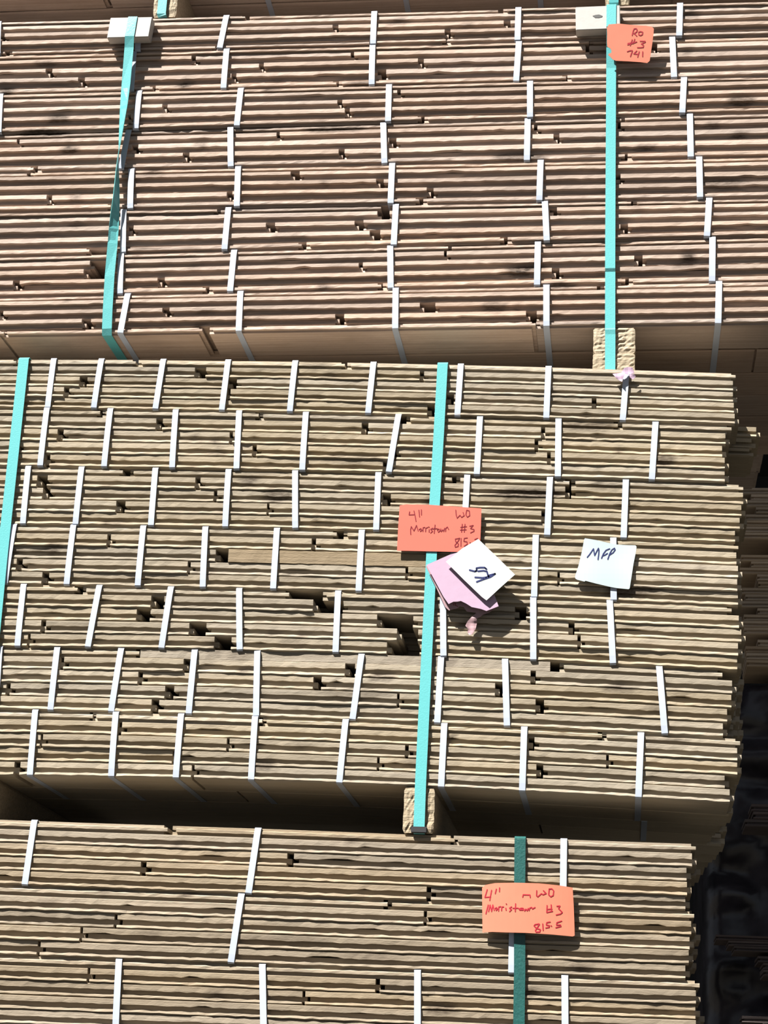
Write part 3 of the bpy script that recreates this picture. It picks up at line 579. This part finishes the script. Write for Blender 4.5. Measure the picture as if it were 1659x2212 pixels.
strap_band([(-0.0281, 0.0461, 2.2467), (-0.0281, 0.0466, 1.9913), (-0.0281, 0.0476, 1.9844), (-0.0281, 0.0505, tt(0) + .0006), (-0.0281, 0.7631, tt(0) + .0006)], .0172, M_TEAL,
           'stub of turquoise strap at the top edge above the right pale pad', g2)

# ------------------------------------------------------------------ pads under the straps
def pad(top_l, top_r, bot_r, bot_l, thick, label):
    P = [Vector(p) + Vector((0, 0, ZO)) for p in (top_l, top_r, bot_r, bot_l)]
    n = (P[1] - P[0]).cross(P[3] - P[0]).normalized()
    if n.y < 0: n = -n
    org = (P[2] + P[3]) / 2
    bm = bmesh.new()
    fr = [bm.verts.new(p - org) for p in P]
    bk = [bm.verts.new(p - org + n * thick) for p in P]
    bm.faces.new(fr); bm.faces.new(bk[::-1])
    for i in range(4):
        bm.faces.new((fr[i], bk[i], bk[(i + 1) % 4], fr[(i + 1) % 4]))
    bmesh.ops.recalc_face_normals(bm, faces=bm.faces)
    bmesh.ops.bevel(bm, geom=list(bm.edges), offset=.0009, segments=2, affect='EDGES')
    me = bpy.data.meshes.new('pad'); bm.to_mesh(me); bm.free()
    o = obj('strap_pad', me, M_PAD); o.location = org
    return tag(o, label, 'pad', 'pale pads under the straps')

pad((-0.9727, 0.0275, 1.9733), (-0.8916, 0.0275, 1.9721), (-0.8946, 0.0265, 1.9285), (-0.9752, 0.0265, 1.9288), .0215,
    'pale square pad clamped under the left turquoise strap at the top of the upper pack')
po = pad((-0.0975, 0.0275, 1.9644), (-0.0169, 0.0275, 1.9653), (-0.0159, 0.0265, 1.9158), (-0.0961, 0.0265, 1.9148), .0215,
         'pale square pad with a dark smudge, clamped under the right turquoise strap')

# ------------------------------------------------------------------ cards, papers and handwriting
def surf_fn(Y, kind, xc, zc, hw):
    if kind == 'bulge':
        return lambda x, z: Y - .005 * (1 - ((x - xc) / hw) ** 2)
    if kind == 'lean':
        return lambda x, z: .0225 + min(1, max(0, (1.930 - z) / .085)) * .0110
    if kind == 'curl':
        return lambda x, z: Y - .004 * ((x - xc) / hw) ** 2 * (1 if x > xc else .5)
    if kind == 'wave':
        return lambda x, z: Y + .0010 * math.sin((x - xc) / hw * 3) + .0002 * math.sin((z - zc) * 90)
    if kind == 'crumple':
        return lambda x, z: Y + .004 * noise.noise((x * 90, z * 90, 3))
    return lambda x, z: Y

def sheet(name, key, mat, kind, label, cat, ink=None, ink_w=.0016, group=None, parent=None, thick=.0006, writing='handwriting'):
    s = SHEETS[key]; Y = s['Y']
    xs = [p[0] for p in s['o']]; zs = [p[1] for p in s['o']]
    xc, zc, hw = (min(xs) + max(xs)) / 2, (min(zs) + max(zs)) / 2, (max(xs) - min(xs)) / 2
    fn = surf_fn(Y, kind, xc, zc, hw)
    org = Vector((xc, Y, ZO + min(zs)))
    bm = bmesh.new()
    bm.faces.new([bm.verts.new((x, 0, z)) for x, z in s['o']])
    for i in range(1, 14):
        bmesh.ops.bisect_plane(bm, geom=bm.verts[:] + bm.edges[:] + bm.faces[:], plane_co=(min(xs) + (max(xs) - min(xs)) * i / 14, 0, 0), plane_no=(1, 0, 0))
    if kind in ('wave', 'crumple'):
        for i in range(1, 10):
            bmesh.ops.bisect_plane(bm, geom=bm.verts[:] + bm.edges[:] + bm.faces[:], plane_co=(0, 0, min(zs) + (max(zs) - min(zs)) * i / 10), plane_no=(0, 0, 1))
    bmesh.ops.triangulate(bm, faces=bm.faces[:])
    for v in bm.verts:
        v.co = Vector((v.co.x, fn(v.co.x, v.co.z), v.co.z + ZO)) - org
    r = bmesh.ops.extrude_face_region(bm, geom=bm.faces[:])
    for v in [g for g in r['geom'] if isinstance(g, bmesh.types.BMVert)]:
        v.co.y += thick
    bmesh.ops.recalc_face_normals(bm, faces=bm.faces)
    me = bpy.data.meshes.new(name); bm.to_mesh(me); bm.free()
    o = obj(name, me, mat)
    o.location = org
    if parent:
        o.parent = parent
        o.location = org - parent.location
    else:
        tag(o, label, cat, group)
    if s['s'] and ink:
        V, F = [], []
        for st in s['s']:
            pts = []
            for i in range(len(st) - 1):
                a, b = st[i], st[i + 1]
                for k in range(3):
                    pts.append((a[0] + (b[0] - a[0]) * k / 3, a[1] + (b[1] - a[1]) * k / 3))
            pts.append(tuple(st[-1]))
            for i in range(len(pts) - 1):
                a, b = Vector(pts[i]), Vector(pts[i + 1])
                d = (b - a)
                if d.length < 1e-6: continue
                d.normalize(); n = Vector((-d.y, d.x)) * ink_w / 2
                k = len(V)
                for q in (a - n, b - n, b + n, a + n):
                    V.append((q.x - org.x, fn(q.x, q.y) - .0004 - org.y, q.y + ZO - org.z))
                F.append((k, k + 1, k + 2, k + 3))
            for p in pts:
                k = len(V)
                for q in range(8):
                    X = p[0] + math.cos(q * math.pi / 4) * ink_w / 2; Z = p[1] + math.sin(q * math.pi / 4) * ink_w / 2
                    V.append((X - org.x, fn(X, Z) - .00045 - org.y, Z + ZO - org.z))
                F.append(tuple(range(k, k + 8)))
        obj(writing, mesh_from(V, F, writing, False), ink, o)
    return o

g3 = 'orange price cards'
sheet('orange_card', 'tag_T', M_TAG_L, 'lean', 'small torn orange card reading RO #3, stuck on the upper right turquoise strap', 'card', M_INK2, .0019, g3)
sheet('orange_card', 'tag_M', M_TAG_M, 'flat', 'red-orange card reading 4" WO #3 815, on the middle turquoise strap', 'card', M_INK, .0015, g3)
sheet('orange_card', 'tag_L', M_TAG_L, 'bulge', 'pale orange bowed card reading 815.5, on the dark green strap', 'card', M_INK2, .0017, g3)
sheet('white_card', 'card_MFP', M_CARD, 'wave', 'white square card with MFP in blue ink, near the right end of the middle pack', 'card', M_BLUE, .0019, 'white cards')
pk_o = sheet('pink_note', 'pink', M_PINK, 'flat', 'folded pink note with a torn lower edge, hanging under the red-orange card', 'paper note')
sheet('torn_layer', 'pink_under', M_PINK2, 'wave', '', '', M_INK, .0009, parent=pk_o)
sheet('torn_strip', 'strip', M_PINK2, 'crumple', '', '', parent=pk_o)
sheet('white_card', 'card_57', M_CARD2, 'flat', 'white card turned on its corner over the pink note, two dark marks in blue ink', 'card', M_BLUE, .0028, 'white cards')
sa = sheet('paper_scrap', 'scrap_a', M_PINK, 'crumple', 'crumpled pale pink paper scrap caught under a white strap below the sawn blocks', 'paper scrap')
sheet('folded_corner', 'scrap_b', M_PINK, 'crumple', '', '', parent=sa)

# smudge on the right pad
bm = bmesh.new()
a, b_, c_, d_ = Vector((-0.0975, 0.0275, 1.9644)), Vector((-0.0169, 0.0275, 1.9653)), Vector((-0.0159, 0.0265, 1.9158)), Vector((-0.0961, 0.0265, 1.9148))
def pp(u, v): return a.lerp(b_, u).lerp(d_.lerp(c_, u), v) + Vector((0, -.0005, ZO + .0003)) - po.location
bm.faces.new([bm.verts.new(pp(.5 + .11 * math.cos(t * .7) * (1 + .3 * math.sin(t * 3)), .45 + .07 * math.sin(t * .7))) for t in range(9)])
me = bpy.data.meshes.new('smudge'); bm.to_mesh(me); bm.free()
obj('smudge', me, M_DIRT, po)

# ------------------------------------------------------------------ the yard, the back wall and an added shade roof
def struct(name, me, mat):
    return obj(name, me, mat, kind='structure')
struct('floor', box_mesh(-14, 14, -16, 9, -.05, 0), M_GROUND)
struct('trim_1', box_mesh(-1.5, .085, .0, .86, 0, ZO + low_curves[3](-.7) - .004), M_CONC)
struct('shade_roof', box_mesh(-5, 7, .55, 9, 3.2 + ZO, 3.26 + ZO), M_SHED)  # unseen roof, added to keep the sun off the far stacks
struct('wall_back', box_mesh(-5, 7, 6.0, 6.1, 0, 3.2 + ZO), M_SHED)

# distant stacks to the right, in the shade of the added roof
Rf = random.Random(5)
far_rows = [(1.800, 1.722, .318), (1.720, 1.645, .312), (1.598, 1.522, .322), (1.520, 1.444, .318), (1.442, 1.366, .316), (1.350, 1.272, .320)]
far_lab = ['dim far bundle in the background right of the middle pack, topmost', 'dim far bundle in the background just under the topmost one',
           'dim far bundle below the first dark gap in the background', 'dim far bundle in the background, second below the dark gap',
           'dim far bundle in the background, third below the dark gap', 'dim far bundle resting just above the black wrapped load']
def far(zt, zb, xl, yf, lab, seed, n=4, rag=.05, xr=1.6, dep=.2, mat=None):
    R = random.Random(seed)
    org = ((xl + xr) / 2, yf, ZO + zb)
    root = empty('board_bundle', org, lab, 'bundle of boards', 'dim bundles in the background')
    for r in range(n):
        t = zt - (zt - zb) * r / n; b = zt - (zt - zb) * (r + 1) / n
        me = board_mesh(xl + R.uniform(-.01, rag), xr + R.uniform(-.03, .03), lambda x: t, lambda x: b, yf + R.uniform(-.002, .002), 'groove', dep, org, R.random(), .05)
        obj('board', me, mat or M_FAR, root)
    return root
for i, (t, b, x) in enumerate(far_rows):
    far(t, b, x, 2.2, far_lab[i], 100 + i)
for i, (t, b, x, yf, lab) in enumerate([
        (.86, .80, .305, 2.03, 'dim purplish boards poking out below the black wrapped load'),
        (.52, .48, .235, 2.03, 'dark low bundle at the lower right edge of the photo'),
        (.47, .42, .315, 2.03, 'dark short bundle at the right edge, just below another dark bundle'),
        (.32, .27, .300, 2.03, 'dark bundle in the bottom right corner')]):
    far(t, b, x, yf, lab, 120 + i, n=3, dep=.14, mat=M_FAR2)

# black stretch-wrapped load
V, F = [], []
nx, nz = 60, 60
gx0, gx1, gz0, gz1 = .21, 1.7, .05, 1.235
for j in range(nz + 1):
    for i in range(nx + 1):
        u, w = i / nx, j / nz
        x = gx0 + (gx1 - gx0) * u + (.10 * max(0, w - .75) * 4 * (1 - u))
        z = gz0 + (gz1 - gz0) * w
        y = 2.25 + .045 * noise.noise((x * 7, z * 16, 1)) + .02 * noise.noise((x * 30 + z * 20, z * 14, 4)) + (.12 if i == 0 else 0)
        V.append((x, y, z + ZO))
for j in range(nz):
    for i in range(nx):
        k = j * (nx + 1) + i
        F.append((k, k + 1, k + nx + 2, k + nx + 1))
back0 = len(V)
bo = [i for i in range(nx + 1)] + [(j * (nx + 1) + nx) for j in range(1, nz + 1)] + [nz * (nx + 1) + i for i in range(nx - 1, -1, -1)] + [j * (nx + 1) for j in range(nz - 1, 0, -1)]
for k in bo: V.append((V[k][0], 3.1, V[k][2]))
n = len(bo)
for k in range(n): F.append((bo[k], bo[(k + 1) % n], back0 + (k + 1) % n, back0 + k))
F.append(tuple(back0 + k for k in range(n)))
ox = (.95, 2.25, gz0 + ZO)
V = [(x - ox[0], y - ox[1], z - ox[2]) for x, y, z in V]
me = mesh_from(V, F, 'wrapped_load')
for p in me.polygons: p.use_smooth = True
wl = obj('wrapped_load', me, M_WRAP); wl.location = ox
tag(wl, 'load wrapped in wrinkled black stretch film, glinting in the background at right', 'wrapped load')
